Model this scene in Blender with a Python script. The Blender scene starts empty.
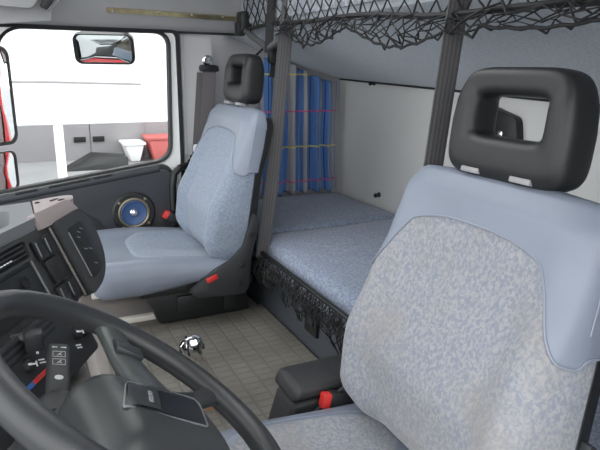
import bpy, bmesh, math, random
from mathutils import Vector as V, Matrix
random.seed(4)
S = bpy.context.scene
COL = S.collection
PI = math.pi
cos, sin = math.cos, math.sin

# ------------------------------------------------------------------ materials
def mat(name, col, rough=.6, bump=0, bscale=400, metal=0, spec=.5, var=0, vscale=6, coat=0):
    m = bpy.data.materials.new(name); m.use_nodes = True
    nt = m.node_tree; b = nt.nodes['Principled BSDF']
    b.inputs['Base Color'].default_value = (*col, 1)
    b.inputs['Roughness'].default_value = rough
    b.inputs['Metallic'].default_value = metal
    b.inputs['Specular IOR Level'].default_value = spec
    b.inputs['Coat Weight'].default_value = coat
    tc = nt.nodes.new('ShaderNodeTexCoord')
    if var:
        n = nt.nodes.new('ShaderNodeTexNoise'); n.inputs['Scale'].default_value = vscale; n.inputs['Detail'].default_value = 6
        nt.links.new(tc.outputs['Object'], n.inputs['Vector'])
        r = nt.nodes.new('ShaderNodeMapRange'); r.inputs[1].default_value = .3; r.inputs[2].default_value = .7
        r.inputs[3].default_value = 1 - var; r.inputs[4].default_value = 1 + var
        nt.links.new(n.outputs['Fac'], r.inputs[0])
        mx = nt.nodes.new('ShaderNodeVectorMath'); mx.operation = 'SCALE'; mx.inputs[0].default_value = col
        nt.links.new(r.outputs[0], mx.inputs['Scale']); nt.links.new(mx.outputs[0], b.inputs['Base Color'])
    if bump:
        n = nt.nodes.new('ShaderNodeTexNoise'); n.inputs['Scale'].default_value = bscale; n.inputs['Detail'].default_value = 3
        nt.links.new(tc.outputs['Object'], n.inputs['Vector'])
        bp = nt.nodes.new('ShaderNodeBump'); bp.inputs['Strength'].default_value = bump; bp.inputs['Distance'].default_value = .002
        nt.links.new(n.outputs['Fac'], bp.inputs['Height']); nt.links.new(bp.outputs[0], b.inputs['Normal'])
    return m

def fabric(name, base, fleck, scale=85, lo=.47, hi=.53, stain=None, rough=.95, stain_scale=7, slo=.5, shi=.7, third=None):
    m = bpy.data.materials.new(name); m.use_nodes = True
    nt = m.node_tree; b = nt.nodes['Principled BSDF']; L = nt.links.new
    b.inputs['Roughness'].default_value = rough; b.inputs['Specular IOR Level'].default_value = .15
    b.inputs['Sheen Weight'].default_value = .25
    tc = nt.nodes.new('ShaderNodeTexCoord')
    mp = nt.nodes.new('ShaderNodeMapping'); mp.inputs['Scale'].default_value = (1, 1, .75)
    L(tc.outputs['Object'], mp.inputs[0])
    n = nt.nodes.new('ShaderNodeTexNoise'); n.inputs['Scale'].default_value = scale; n.inputs['Detail'].default_value = 2.5
    n.inputs['Distortion'].default_value = .6
    L(mp.outputs[0], n.inputs['Vector'])
    r = nt.nodes.new('ShaderNodeValToRGB')
    r.color_ramp.elements[0].position = lo; r.color_ramp.elements[0].color = (*base, 1)
    r.color_ramp.elements[1].position = hi; r.color_ramp.elements[1].color = (*fleck, 1)
    if third:
        e = r.color_ramp.elements.new(.38); e.color = (*third, 1)
    L(n.outputs['Fac'], r.inputs[0]); out = r.outputs[0]
    if stain:
        n2 = nt.nodes.new('ShaderNodeTexNoise'); n2.inputs['Scale'].default_value = stain_scale; n2.inputs['Detail'].default_value = 5
        L(tc.outputs['Object'], n2.inputs['Vector'])
        r2 = nt.nodes.new('ShaderNodeMapRange'); r2.inputs[1].default_value = slo; r2.inputs[2].default_value = shi; r2.inputs[4].default_value = .55
        L(n2.outputs['Fac'], r2.inputs[0])
        mx = nt.nodes.new('ShaderNodeMix'); mx.data_type = 'RGBA'
        L(r2.outputs[0], mx.inputs[0]); L(out, mx.inputs[6]); mx.inputs[7].default_value = (*stain, 1); out = mx.outputs[2]
    L(out, b.inputs['Base Color'])
    n3 = nt.nodes.new('ShaderNodeTexNoise'); n3.inputs['Scale'].default_value = 500
    L(tc.outputs['Object'], n3.inputs['Vector'])
    bp = nt.nodes.new('ShaderNodeBump'); bp.inputs['Strength'].default_value = .25; bp.inputs['Distance'].default_value = .002
    L(n3.outputs['Fac'], bp.inputs['Height']); L(bp.outputs[0], b.inputs['Normal'])
    return m

M = {}
M['dark'] = mat('dark_plastic', (.024, .026, .029), .5, .25, 600)
M['darker'] = mat('black_plastic', (.010, .011, .012), .45, .15, 500)
M['black'] = mat('black_rubber', (.008, .008, .009), .6)
M['door'] = mat('door_trim_plastic', (.034, .038, .044), .55, .3, 500)
M['headrest'] = mat('headrest_vinyl', (.015, .016, .017), .42, .2, 700)
M['vinyl'] = mat('blue_grey_vinyl', (.205, .235, .29), .42, .12, 500, var=.05, vscale=8)
M['vinyl2'] = mat('blue_grey_vinyl_pale', (.215, .245, .30), .45, .12, 500, var=.06, vscale=8)
M['fab_drv'] = fabric('worn_seat_fabric', (.215, .238, .285), (.325, .327, .34), 170, .40, .62, stain=(.27, .245, .22), stain_scale=6, slo=.48, shi=.72)
M['fab_pas'] = fabric('seat_fabric', (.19, .235, .305), (.265, .305, .365), 190, .40, .60)
M['fab_bed'] = fabric('bunk_fabric', (.17, .21, .29), (.30, .345, .43), 150, .40, .60)
M['fab_over'] = fabric('overhead_fabric', (.42, .46, .51), (.52, .56, .60), 180, .4, .6)
M['fab_upper'] = fabric('upper_bunk_fabric', (.22, .25, .30), (.40, .42, .45), 110, .42, .58)
M['seam'] = mat('pale_piping', (.235, .265, .32), .5)
M['wall'] = mat('pillar_lining', (.54, .54, .545), .85, .2, 300)
M['rear'] = mat('rear_wall_lining', (.74, .74, .72), .8, .15, 300, var=.04, vscale=3)
M['ceil'] = mat('headliner', (.41, .41, .415), .9, .3, 350, var=.05, vscale=5)
M['white'] = mat('white_paint', (.88, .89, .87), .35)
M['metal'] = mat('bright_metal', (.75, .75, .74), .2, metal=1)
M['brass'] = mat('brass_strip', (.75, .60, .32), .3, metal=1, var=.15, vscale=40)
M['cream'] = mat('cream_painted_rail', (.55, .53, .47), .5)
M['red'] = mat('red_plastic', (.62, .035, .03), .35)
M['web'] = mat('belt_webbing', (.13, .12, .125), .75)
M['strap'] = mat('strap_webbing', (.085, .088, .088), .7)
M['net'] = mat('net_cord', (.010, .010, .011), .7)
M['dash'] = mat('dash_plastic', (.030, .032, .033), .5, .25, 500)
M['dashtop'] = mat('dash_tray_plastic', (.155, .165, .175), .6, .2, 400)
M['beige'] = mat('faded_pinkish_plastic', (.29, .25, .245), .55, .15, 300)
M['taupe'] = mat('taupe_trim', (.17, .155, .145), .75, .2, 300)
M['wheel'] = mat('wheel_leatherette', (.030, .032, .034), .36, .2, 700)
M['pad'] = mat('wheel_pad_plastic', (.034, .037, .038), .38, .15, 600)
M['padin'] = mat('pad_insert', (.012, .013, .016), .3)
M['silver'] = mat('silver_print', (.55, .57, .58), .4)
M['whitep'] = mat('white_print', (.8, .82, .84), .5)
M['blueprint'] = mat('blue_print', (.05, .14, .45), .5)
M['chrome'] = mat('chrome', (.85, .85, .86), .08, metal=1)
M['cone'] = mat('blue_speaker_cone', (.04, .085, .20), .4)
M['gold'] = mat('speaker_ring', (.25, .22, .16), .4, metal=.7)
M['leather'] = mat('tan_gaiter', (.30, .17, .10), .8)
M['box'] = mat('console_vinyl', (.028, .029, .031), .5, .5, 250)
M['base'] = mat('bunk_box_plastic', (.050, .058, .068), .55, .2, 400)
M['red_paint'] = mat('red_body_paint', (.55, .02, .025), .25, coat=.5)
M['mirror'] = mat('mirror_glass', (.85, .87, .88), .02, metal=1)
M['gnd'] = mat('yard_concrete', (.26, .265, .27), .9, .2, 60, var=.1, vscale=.7)
M['shed'] = mat('grey_cladding', (.30, .29, .30), .8, var=.06, vscale=1.5)
M['truckw'] = mat('white_trailer_panel', (.86, .87, .87), .4)
M['red_cont'] = mat('faded_red_paint', (.55, .14, .13), .6)
M['sleeve'] = mat('grey_sleeve', (.30, .30, .31), .4)
M['spoke'] = mat('spoke_plastic', (.055, .062, .061), .32, .15, 600)

def grid_mat(name, base, line, sx, sy, w):
    m = bpy.data.materials.new(name); m.use_nodes = True
    nt = m.node_tree; b = nt.nodes['Principled BSDF']; L = nt.links.new
    b.inputs['Roughness'].default_value = .62
    tc = nt.nodes.new('ShaderNodeTexCoord')
    br = nt.nodes.new('ShaderNodeTexBrick'); br.offset = 0
    br.inputs['Scale'].default_value = 1; br.inputs['Brick Width'].default_value = sx; br.inputs['Row Height'].default_value = sy
    br.inputs['Mortar Size'].default_value = w; br.inputs['Mortar Smooth'].default_value = .4
    br.inputs['Color1'].default_value = (*base, 1); br.inputs['Color2'].default_value = (*[c*.9 for c in base], 1); br.inputs['Mortar'].default_value = (*line, 1)
    L(tc.outputs['Object'], br.inputs['Vector'])
    n = nt.nodes.new('ShaderNodeTexNoise'); n.inputs['Scale'].default_value = 9; n.inputs['Detail'].default_value = 6
    L(tc.outputs['Object'], n.inputs['Vector'])
    r = nt.nodes.new('ShaderNodeMapRange'); r.inputs[1].default_value = .3; r.inputs[2].default_value = .7; r.inputs[3].default_value = .8; r.inputs[4].default_value = 1.2
    L(n.outputs['Fac'], r.inputs[0])
    mx = nt.nodes.new('ShaderNodeVectorMath'); mx.operation = 'SCALE'
    L(br.outputs['Color'], mx.inputs[0]); L(r.outputs[0], mx.inputs['Scale']); L(mx.outputs[0], b.inputs['Base Color'])
    bp = nt.nodes.new('ShaderNodeBump'); bp.inputs['Strength'].default_value = .5; bp.inputs['Distance'].default_value = .003; bp.invert = True
    L(br.outputs['Fac'], bp.inputs['Height']); L(bp.outputs[0], b.inputs['Normal'])
    return m
M['mat'] = grid_mat('ribbed_rubber_mat', (.185, .174, .15), (.145, .136, .118), .052, .030, .0045)

def glass_mat():
    m = bpy.data.materials.new('window_glass'); m.use_nodes = True
    nt = m.node_tree; b = nt.nodes['Principled BSDF']
    b.inputs['Base Color'].default_value = (.97, .99, .98, 1); b.inputs['Roughness'].default_value = 0
    b.inputs['Transmission Weight'].default_value = 1; b.inputs['IOR'].default_value = 1.02
    return m
M['glass'] = glass_mat()

def curtain_mat():
    m = bpy.data.materials.new('checked_curtain_cloth'); m.use_nodes = True
    nt = m.node_tree; b = nt.nodes['Principled BSDF']; L = nt.links.new
    b.inputs['Roughness'].default_value = .9; b.inputs['Specular IOR Level'].default_value = .1
    uv = nt.nodes.new('ShaderNodeUVMap'); sp = nt.nodes.new('ShaderNodeSeparateXYZ'); L(uv.outputs[0], sp.inputs[0])
    def stripe(src, period, offset, width):
        a = nt.nodes.new('ShaderNodeMath'); a.operation = 'ADD'; a.inputs[1].default_value = offset + 10*period; L(src, a.inputs[0])
        mo = nt.nodes.new('ShaderNodeMath'); mo.operation = 'MODULO'; mo.inputs[1].default_value = period; L(a.outputs[0], mo.inputs[0])
        le = nt.nodes.new('ShaderNodeMath'); le.operation = 'LESS_THAN'; le.inputs[1].default_value = width; L(mo.outputs[0], le.inputs[0])
        return le.outputs[0]
    cur = None
    def mix(fac, col, k=1):
        nonlocal cur
        mx = nt.nodes.new('ShaderNodeMix'); mx.data_type = 'RGBA'
        ml = nt.nodes.new('ShaderNodeMath'); ml.operation = 'MULTIPLY'; ml.inputs[1].default_value = k; L(fac, ml.inputs[0])
        L(ml.outputs[0], mx.inputs[0])
        if cur is None: mx.inputs[6].default_value = (.13, .26, .58, 1)
        else: L(cur, mx.inputs[6])
        mx.inputs[7].default_value = (*col, 1); cur = mx.outputs[2]
    mix(stripe(sp.outputs[0], .115, 0, .042), (.42, .42, .43))
    mix(stripe(sp.outputs[0], .115, -.064, .004), (.02, .04, .2))
    mix(stripe(sp.outputs[1], .32, -.21, .007), (.75, .70, .18), .9)
    mix(stripe(sp.outputs[1], .32, -.05, .007), (.72, .12, .28), .9)
    mix(stripe(sp.outputs[0], .23, -.09, .004), (.6, .5, .2), .6)
    L(cur, b.inputs['Base Color'])
    return m
M['curtain'] = curtain_mat()

# ------------------------------------------------------------------ mesh helper
class B:
    def __init__(s): s.bm = bmesh.new()
    def add(s, verts, faces):
        vs = [s.bm.verts.new(v) for v in verts]
        for f in faces:
            try: s.bm.faces.new([vs[i] for i in f])
            except ValueError: pass
        return vs
    def box(s, c, h, bev=0, seg=2, R=None):
        bm = bmesh.new(); bmesh.ops.create_cube(bm, size=2)
        for v in bm.verts: v.co = V((v.co.x*h[0], v.co.y*h[1], v.co.z*h[2]))
        if bev: bmesh.ops.bevel(bm, geom=bm.edges[:], offset=bev, segments=seg, profile=.5, affect='EDGES', clamp_overlap=True)
        T = Matrix.Translation(c) @ (R.to_4x4() if R else Matrix())
        bm.transform(T); s.merge(bm); return s
    def merge(s, bm):
        bm.verts.index_update()
        vs = [s.bm.verts.new(v.co) for v in bm.verts]
        for f in bm.faces:
            try: s.bm.faces.new([vs[v.index] for v in f.verts])
            except ValueError: pass
        bm.free()
    def tube(s, pts, r, n=8, closed=False, cap=True, flat=1.0, upv=None):
        pts = [V(p) for p in pts]; N = len(pts); rings = []
        rr = r if isinstance(r, (list, tuple)) else [r]*N
        prev = None
        for i, p in enumerate(pts):
            if closed: t = pts[(i+1) % N] - pts[i-1]
            else: t = pts[min(i+1, N-1)] - pts[max(i-1, 0)]
            if t.length < 1e-9: t = V((0, 0, 1))
            t.normalize()
            ref = V(upv) if upv else (prev if prev is not None else (V((0, 0, 1)) if abs(t.z) < .9 else V((1, 0, 0))))
            u = (ref - t*ref.dot(t))
            if u.length < 1e-6: u = t.orthogonal()
            u.normalize(); prev = u.copy(); w = t.cross(u)
            rings.append([s.bm.verts.new(p + (u*cos(2*PI*k/n)*rr[i]*flat + w*sin(2*PI*k/n)*rr[i])) for k in range(n)])
        for i in range(N if closed else N-1):
            a, b = rings[i], rings[(i+1) % N]
            for k in range(n): s.bm.faces.new((a[k], a[(k+1) % n], b[(k+1) % n], b[k]))
        if cap and not closed:
            s.bm.faces.new(rings[0][::-1]); s.bm.faces.new(rings[-1])
        return s
    def ribbon(s, pts, wdir, w, t):
        pts = [V(p) for p in pts]; wd = V(wdir).normalized(); rings = []
        for i, p in enumerate(pts):
            tg = (pts[min(i+1, len(pts)-1)] - pts[max(i-1, 0)]).normalized()
            d = (wd - tg*wd.dot(tg)).normalized(); n = tg.cross(d)
            rings.append([s.bm.verts.new(p + d*(a*w/2) + n*(b*t/2)) for a, b in ((-1, -1), (1, -1), (1, 1), (-1, 1))])
        for a, b in zip(rings, rings[1:]):
            for k in range(4): s.bm.faces.new((a[k], a[(k+1) % 4], b[(k+1) % 4], b[k]))
        s.bm.faces.new(rings[0][::-1]); s.bm.faces.new(rings[-1]); return s
    def lathe(s, prof, o, axis, n=24):
        ax = V(axis).normalized(); u = ax.orthogonal().normalized(); w = ax.cross(u); o = V(o); rings = []
        for r, h in prof:
            rings.append([s.bm.verts.new(o + ax*h + (u*cos(2*PI*k/n) + w*sin(2*PI*k/n))*max(r, 1e-4)) for k in range(n)])
        for a, b in zip(rings, rings[1:]):
            for k in range(n): s.bm.faces.new((a[k], a[(k+1) % n], b[(k+1) % n], b[k]))
        s.bm.faces.new(rings[0][::-1]); s.bm.faces.new(rings[-1]); return s
    def prism(s, poly, ext, bev=0, seg=2):
        bm = bmesh.new(); e = V(ext); n = len(poly)
        a = [bm.verts.new(V(p)) for p in poly]; b = [bm.verts.new(V(p) + e) for p in poly]
        bm.faces.new(a); bm.faces.new(b[::-1])
        for k in range(n): bm.faces.new((a[k], b[k], b[(k+1) % n], a[(k+1) % n]))
        bmesh.ops.recalc_face_normals(bm, faces=bm.faces[:])
        if bev: bmesh.ops.bevel(bm, geom=bm.edges[:], offset=bev, segments=seg, profile=.5, affect='EDGES', clamp_overlap=True)
        s.merge(bm); return s
    def ring(s, A, Bo, ext):                      # a flat frame between two outlines with the same count, given thickness
        e = V(ext); n = len(A)
        r = [[s.bm.verts.new(V(p)) for p in A], [s.bm.verts.new(V(p)) for p in Bo], [s.bm.verts.new(V(p) + e) for p in Bo], [s.bm.verts.new(V(p) + e) for p in A]]
        for i in range(4):
            a, b = r[i], r[(i+1) % 4]
            for k in range(n): s.bm.faces.new((a[k], a[(k+1) % n], b[(k+1) % n], b[k]))
        return s
    def surf(s, f, nu, nv, cu=False, cv=False):
        g = [[s.bm.verts.new(f(i/(nu if cu else nu-1), j/(nv if cv else nv-1))) for i in range(nu)] for j in range(nv)]
        for j in range(nv if cv else nv-1):
            for i in range(nu if cu else nu-1):
                s.bm.faces.new((g[j][i], g[j][(i+1) % nu], g[(j+1) % nv][(i+1) % nu], g[(j+1) % nv][i]))
        return g
    def done(s, name, m, parent=None, smooth=35, uv=None):
        bm = s.bm
        if parent is not None:
            L = parent['_o'] if '_o' in parent else (0, 0, 0)
            bmesh.ops.translate(bm, verts=bm.verts[:], vec=-V(L))
        bmesh.ops.recalc_face_normals(bm, faces=bm.faces[:])
        me = bpy.data.meshes.new(name)
        if uv:
            lay = bm.loops.layers.uv.new('UVMap')
            bm.verts.index_update()
            for f in bm.faces:
                for l in f.loops: l[lay].uv = uv[l.vert.index]
        bm.to_mesh(me); bm.free()
        o = bpy.data.objects.new(name, me); COL.objects.link(o)
        me.materials.append(M[m])
        if smooth:
            for p in me.polygons: p.use_smooth = True
            me.set_sharp_from_angle(angle=math.radians(smooth))
        if parent is not None:
            o.parent = parent; o['_o'] = (parent['_o'][0], parent['_o'][1], parent['_o'][2]) if '_o' in parent else (0, 0, 0)
        else: o['_o'] = (0, 0, 0)
        return o

def thing(name, label, cat, loc=(0, 0, 0), group=None, local=False):
    o = bpy.data.objects.new(name, None); COL.objects.link(o); o.location = loc; o.empty_display_size = .05
    o['label'] = label; o['category'] = cat
    if group: o['group'] = group
    o['_o'] = (0., 0., 0.) if local else tuple(float(x) for x in loc)
    return o
def tag(o, label, cat, group=None):
    o['label'] = label; o['category'] = cat
    if group: o['group'] = group
    return o
def struct(o): o['kind'] = 'structure'; return o
def rrect(hx, hy, r, n=6):
    P = []
    for cx, cy, a0 in ((hx-r, hy-r, 0), (-hx+r, hy-r, 90), (-hx+r, -hy+r, 180), (hx-r, -hy+r, 270)):
        for k in range(n+1):
            a = math.radians(a0 + 90*k/n); P.append((cx + r*cos(a), cy + r*sin(a)))
    return P
def rpoly(pts, rad, n=6):
    out = []; N = len(pts)
    for i, p in enumerate(pts):
        p = V((p[0], p[1], 0)); a = V((*pts[i-1], 0)) - p; b = V((*pts[(i+1) % N], 0)) - p
        r = rad[i] if isinstance(rad, (list, tuple)) else rad
        da, db = a.normalized(), b.normalized(); q0, q1 = p + da*r, p + db*r
        for k in range(n+1):
            t = k/n; q = q0*(1-t)**2 + p*2*t*(1-t) + q1*t**2; out.append((q.x, q.y))
    return out
def ss(a, b, x):
    t = min(1, max(0, (x-a)/(b-a))); return t*t*(3-2*t)
def lerp(a, b, t): return a + (b-a)*t
def table(T, x):
    for (x0, y0), (x1, y1) in zip(T, T[1:]):
        if x <= x1: return lerp(y0, y1, ss(x0, x1, x)*.5 + .5*min(1, max(0, (x-x0)/(x1-x0))))
    return T[-1][1]
sg = lambda x, p: math.copysign(abs(x)**p, x)
def text_mesh(b, s, o, xd, yd, size, ext=.0006):
    cu = bpy.data.curves.new('t', 'FONT'); cu.body = s; cu.size = size; cu.align_x = 'CENTER'; cu.align_y = 'CENTER'; cu.extrude = ext
    ob = bpy.data.objects.new('t', cu); COL.objects.link(ob)
    dg = bpy.context.evaluated_depsgraph_get(); me = bpy.data.meshes.new_from_object(ob.evaluated_get(dg))
    bm = bmesh.new(); bm.from_mesh(me); xd, yd = V(xd), V(yd); zd = xd.cross(yd)
    for v in bm.verts: v.co = V(o) + xd*v.co.x + yd*v.co.y + zd*v.co.z
    b.merge(bm); bpy.data.objects.remove(ob); bpy.data.curves.remove(cu); bpy.data.meshes.remove(me)

# ------------------------------------------------------------------ SETTING
# floor of the cab
b = B(); b.box((.45, 1.35, -.03), (.95, 1.08, .03)); struct(b.done('floor', 'black'))
# raised engine tunnel between the seats
b = B(); b.prism([(.12, .90, 0), (.12, 2.24, 0), (.12, 2.20, .212), (.12, .96, .212)], (.60, 0, 0), .02); struct(b.done('trim_1', 'taupe'))
# far side wall (pillar behind the passenger door) and sleeper end wall
b = B(); b.box((.642, 2.32, .59), (.064, .02, .59)); b.box((.702, 2.38, .68), (.004, .08, .68)); b.box((1.04, 2.45, .68), (.342, .02, .68))
wr = struct(b.done('wall_right', 'wall', smooth=0))
b = B(); b.box((.585, 2.297, .59), (.006, .003, .585), .002); b.done('seam_strip', 'wall', wr)
# rear wall
b = B(); b.box((1.385, 1.33, .62), (.02, 1.14, .62)); struct(b.done('wall_back', 'rear', smooth=0))
# near side wall behind the driver's door opening
b = B(); b.box((1.00, .20, .70), (.38, .02, .72)); struct(b.done('wall_left', 'wall', smooth=0))
# headliner: curves down over the passenger door
prof = [(2.335, 1.176), (2.285, 1.180), (2.24, 1.205), (2.19, 1.25), (2.12, 1.33), (2.02, 1.405), (1.88, 1.44), (1.75, 1.445)]
b = B()
n = len(prof); xs = (-.45, 1.40)
vs = [(x, y, z) for x in xs for y, z in prof] + [(x, y+.02, z+.03) for x in xs for y, z in prof]
F = [(i, i+1, n+i+1, n+i) for i in range(n-1)] + [(2*n+i, 3*n+i, 3*n+i+1, 2*n+i+1) for i in range(n-1)]
F += [(0, n, 3*n, 2*n), (n-1, 3*n-1, 4*n-1, 2*n-1)] + [(i, 2*n+i, 2*n+i+1, i+1) for i in range(n-1)] + [(n+i, n+i+1, 3*n+i+1, 3*n+i) for i in range(n-1)]
b.add(vs, F)
hx0, hx1, hy0, hy1 = .02, .74, .95, 1.74
b.box((.475, 1.765, 1.46), (.925, .03, .015)); b.box((.475, .525, 1.46), (.925, .425, .015))  # panels leave an added, unseen roof hatch open to let skylight in
b.box((-.215, 1.345, 1.46), (.235, .40, .015)); b.box((1.07, 1.345, 1.46), (.33, .40, .015))
struct(b.done('ceiling', 'ceil'))
b = B(); b.ring([(x+.38, y+1.345, 1.440) for x, y in rrect(.385, .42, .05)], [(x+.38, y+1.345, 1.440) for x, y in rrect(.35, .385, .04)], (0, 0, .05)); struct(b.done('added_hatch_trim', 'dark'))  # rim of the added roof hatch, out of view
b = B(); b.tube([(-.45, 2.278, 1.178), (.95, 2.278, 1.178)], .004, 8); struct(b.done('trim_2', 'dark'))
# windscreen header and front pillar (edge of view)
b = B(); b.prism([(-.10, 2.27, 1.20), (-.05, 2.27, 1.20), (-.42, 2.27, .45), (-.47, 2.27, .45)], (0, .06, 0), .01); struct(b.done('trim_3', 'dark'))

# passenger door ---------------------------------------------------
W = [(-.035, 1.172), (.528, 1.172), (.516, .700), (-.15, .606)]      # window opening, x z
def off(poly, d):
    cx = sum(p[0] for p in poly)/len(poly); cz = sum(p[1] for p in poly)/len(poly)
    return [(p[0] + math.copysign(d, p[0]-cx), p[1] + math.copysign(d, p[1]-cz)) for p in poly]
R0 = [.075, .05, .06, .03]
def ol(poly, y, rad): return [(x, y, z) for x, z in rpoly(poly, rad, 8)]
door = thing('door_1', 'passenger door', 'door', (.25, 2.28, .0)); del door['label'], door['category']; struct(door)
b = B(); b.ring(ol(off(W, .0), 2.274, R0), ol(off(W, .009), 2.270, [r+.009 for r in R0]), (0, .040, 0)); b.done('window_seal', 'black', door)
b = B(); b.ring(ol(off(W, .0088), 2.278, [r+.009 for r in R0]), ol([(-.075, 1.178), (.556, 1.178), (.556, .665), (-.2, .56)], 2.278, [.06, .03, .02, .02]), (0, .04, 0))
b.box((.541, 2.298, .37), (.015, .018, .33)); b.done('door_frame', 'white', door)
b = B(); b.ring(ol([(-.09, 1.182), (.558, 1.182), (.558, .02), (-.5, .02)], 2.272, [.06, .03, .02, .02]), ol([(-.1, 1.186), (.571, 1.186), (.571, .012), (-.51, .012)], 2.272, [.06, .03, .02, .02]), (0, .05, 0)); b.done('door_seal', 'black', door)
b = B(); b.ring(ol(W, 2.299, R0), ol([(x*.5+.1, z*.02+.95) for x, z in W], 2.299, .002), (0, .004, 0))
gp = rpoly(W, R0, 8); b = B(); b.prism([(x, 2.298, z) for x, z in gp], (0, .004, 0)); b.done('window_pane', 'glass', door)
sill = lambda x: .672 + .1424*(x-.508)
# lower door trim with a moulded recess
b = B(); b.prism([(x, 2.262, z) for x, z in rpoly([(-.5, .535), (-.15, sill(-.15)+.012), (.50, sill(.50)+.012), (.524, .64), (.522, .06), (-.5, .06)], [.01, .05, .03, .02, .05, .01], 5)], (0, .05, 0), .006)
b.done('door_trim', 'door', door)
b = B()
up = rpoly([(-.5, .52), (-.15, sill(-.15)-.004), (.495, sill(.495)-.004), (.515, .62), (.512, .36), (.33, .36), (.255, .425), (.215, .515), (.10, .525), (-.5, .47)],
           [.01, .03, .03, .02, .05, .04, .06, .06, .06, .01], 6)
b.prism([(x, 2.225, z) for x, z in up], (0, .045, 0), .016, 4); b.done('trim_panel', 'door', door)
# ledge under the glass with demister slots
b = B(); b.prism([(-.5, 2.262, .53), (-.5, 2.205, .505), (-.5, 2.200, .53), (-.5, 2.215, .548)], (0, .05, 0))
b = B()
led = [(-.45, 2.235, sill(-.45)+.006), (.46, 2.235, sill(.46)+.006)]
b.tube([V(led[0])*(1-t)+V(led[1])*t for t in [k/10 for k in range(11)]], .017, 12); b.done('sill_ledge', 'door', door)
for x0, x1 in ((-.05, .02), (.06, .20), (.215, .28)):
    b = B(); b.tube([(x0, 2.223, sill(x0)+.019), (x1, 2.223, sill(x1)+.019)], .005, 8); b.done('demister_slot', 'black', door)
# loudspeaker in the door
sp = B(); sp.lathe([(.082, 0), (.082, .006), (.076, .011), (.062, .011), (.060, .004), (.0, .004)], (.352, 2.225, .505), (0, -1, 0), 40); spk = sp.done('door_speaker', 'darker', door)
b = B(); b.lathe([(.060, .003), (.060, .010), (.054, .012), (.050, .009), (.050, .003)], (.352, 2.225, .505), (0, -1, 0), 40); b.done('speaker_ring', 'gold', spk)
b = B(); b.lathe([(.050, .004), (.050, .008), (.046, .011), (.042, .008), (.018, .0045), (.0, .0045)], (.352, 2.225, .505), (0, -1, 0), 40); b.done('speaker_cone', 'cone', spk)
b = B(); b.lathe([(.017, .004), (.017, .006), (.011, .013), (.0, .0155)], (.352, 2.225, .505), (0, -1, 0), 24); b.done('dust_cap', 'chrome', spk)
for k in range(4):
    a = PI/4 + k*PI/2 + .1; b = B(); b.lathe([(.006, .009), (.006, .013), (.0, .015)], (.352+.069*cos(a), 2.225, .505+.069*sin(a)), (0, -1, 0), 10); b.done('speaker_screw', 'gold', spk)
# outer skin of the truck, red
b = B(); b.box((.02, 2.352, .27), (.53, .012, .29), .01); b.done('outer_skin', 'red_paint', door)
b = B(); b.box((.99, 2.495, .5), (.41, .01, .75), .005); struct(b.done('wall_outer', 'red_paint'))

# grab handle on the door pillar
gh = thing('grab_handle', 'black tubular grab handle beside the rear edge of the passenger door', 'handle', (.56, 2.29, .33))
b = B(); P = [(.600, 2.295, .668), (.575, 2.25, .672), (.54, 2.23, .668), (.515, 2.225, .645), (.507, 2.222, .60), (.505, 2.222, .45), (.507, 2.222, .37), (.52, 2.25, .345), (.545, 2.285, .34)]
b.tube(P, .0135, 12); b.done('handle_bar', 'darker', gh)
b = B(); b.box((.610, 2.289, .668), (.022, .010, .022), .006); b.done('handle_mount', 'darker', gh)
b = B(); b.box((.552, 2.27, .34), (.02, .008, .022), .006); b.done('handle_mount', 'darker', gh)

# brass strip on the headliner
b = B(); b.ribbon([(.30, 2.196, 1.238), (.46, 2.196, 1.236), (.64, 2.196, 1.232), (.86, 2.196, 1.228)], (0, -.55, .83), .017, .003)
st = b.done('metal_strip', 'brass'); tag(st, 'narrow brass coloured metal strip across the grey headliner above the passenger door', 'strip')
for x in (.32, .48, .60, .72, .82):
    b = B(); b.lathe([(.004, 0), (.004, .002), (0, .004)], (x, 2.193, 1.236), (0, -.83, -.55), 10); b.done('screw_head', 'metal', st)

# ------------------------------------------------------------------ SEATS
def rbox(c, h, r, n=10, f=None):
    bm = bmesh.new(); bmesh.ops.create_cube(bm, size=2)
    bmesh.ops.subdivide_edges(bm, edges=bm.edges[:], cuts=n, use_grid_fill=True)
    for v in bm.verts:
        q = V((v.co.x*h[0], v.co.y*h[1], v.co.z*h[2]))
        # spread samples towards the rim
        q = V([math.copysign(abs(a)**.8, a)*hh for a, hh in zip(v.co, h)])
        i = V([max(-(hh-r), min(hh-r, a)) for a, hh in zip(q, h)]); d = q - i
        if d.length > 1e-9: q = i + d.normalized()*r
        q = q + V(c); v.co = f(q) if f else q
    return bm

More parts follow.
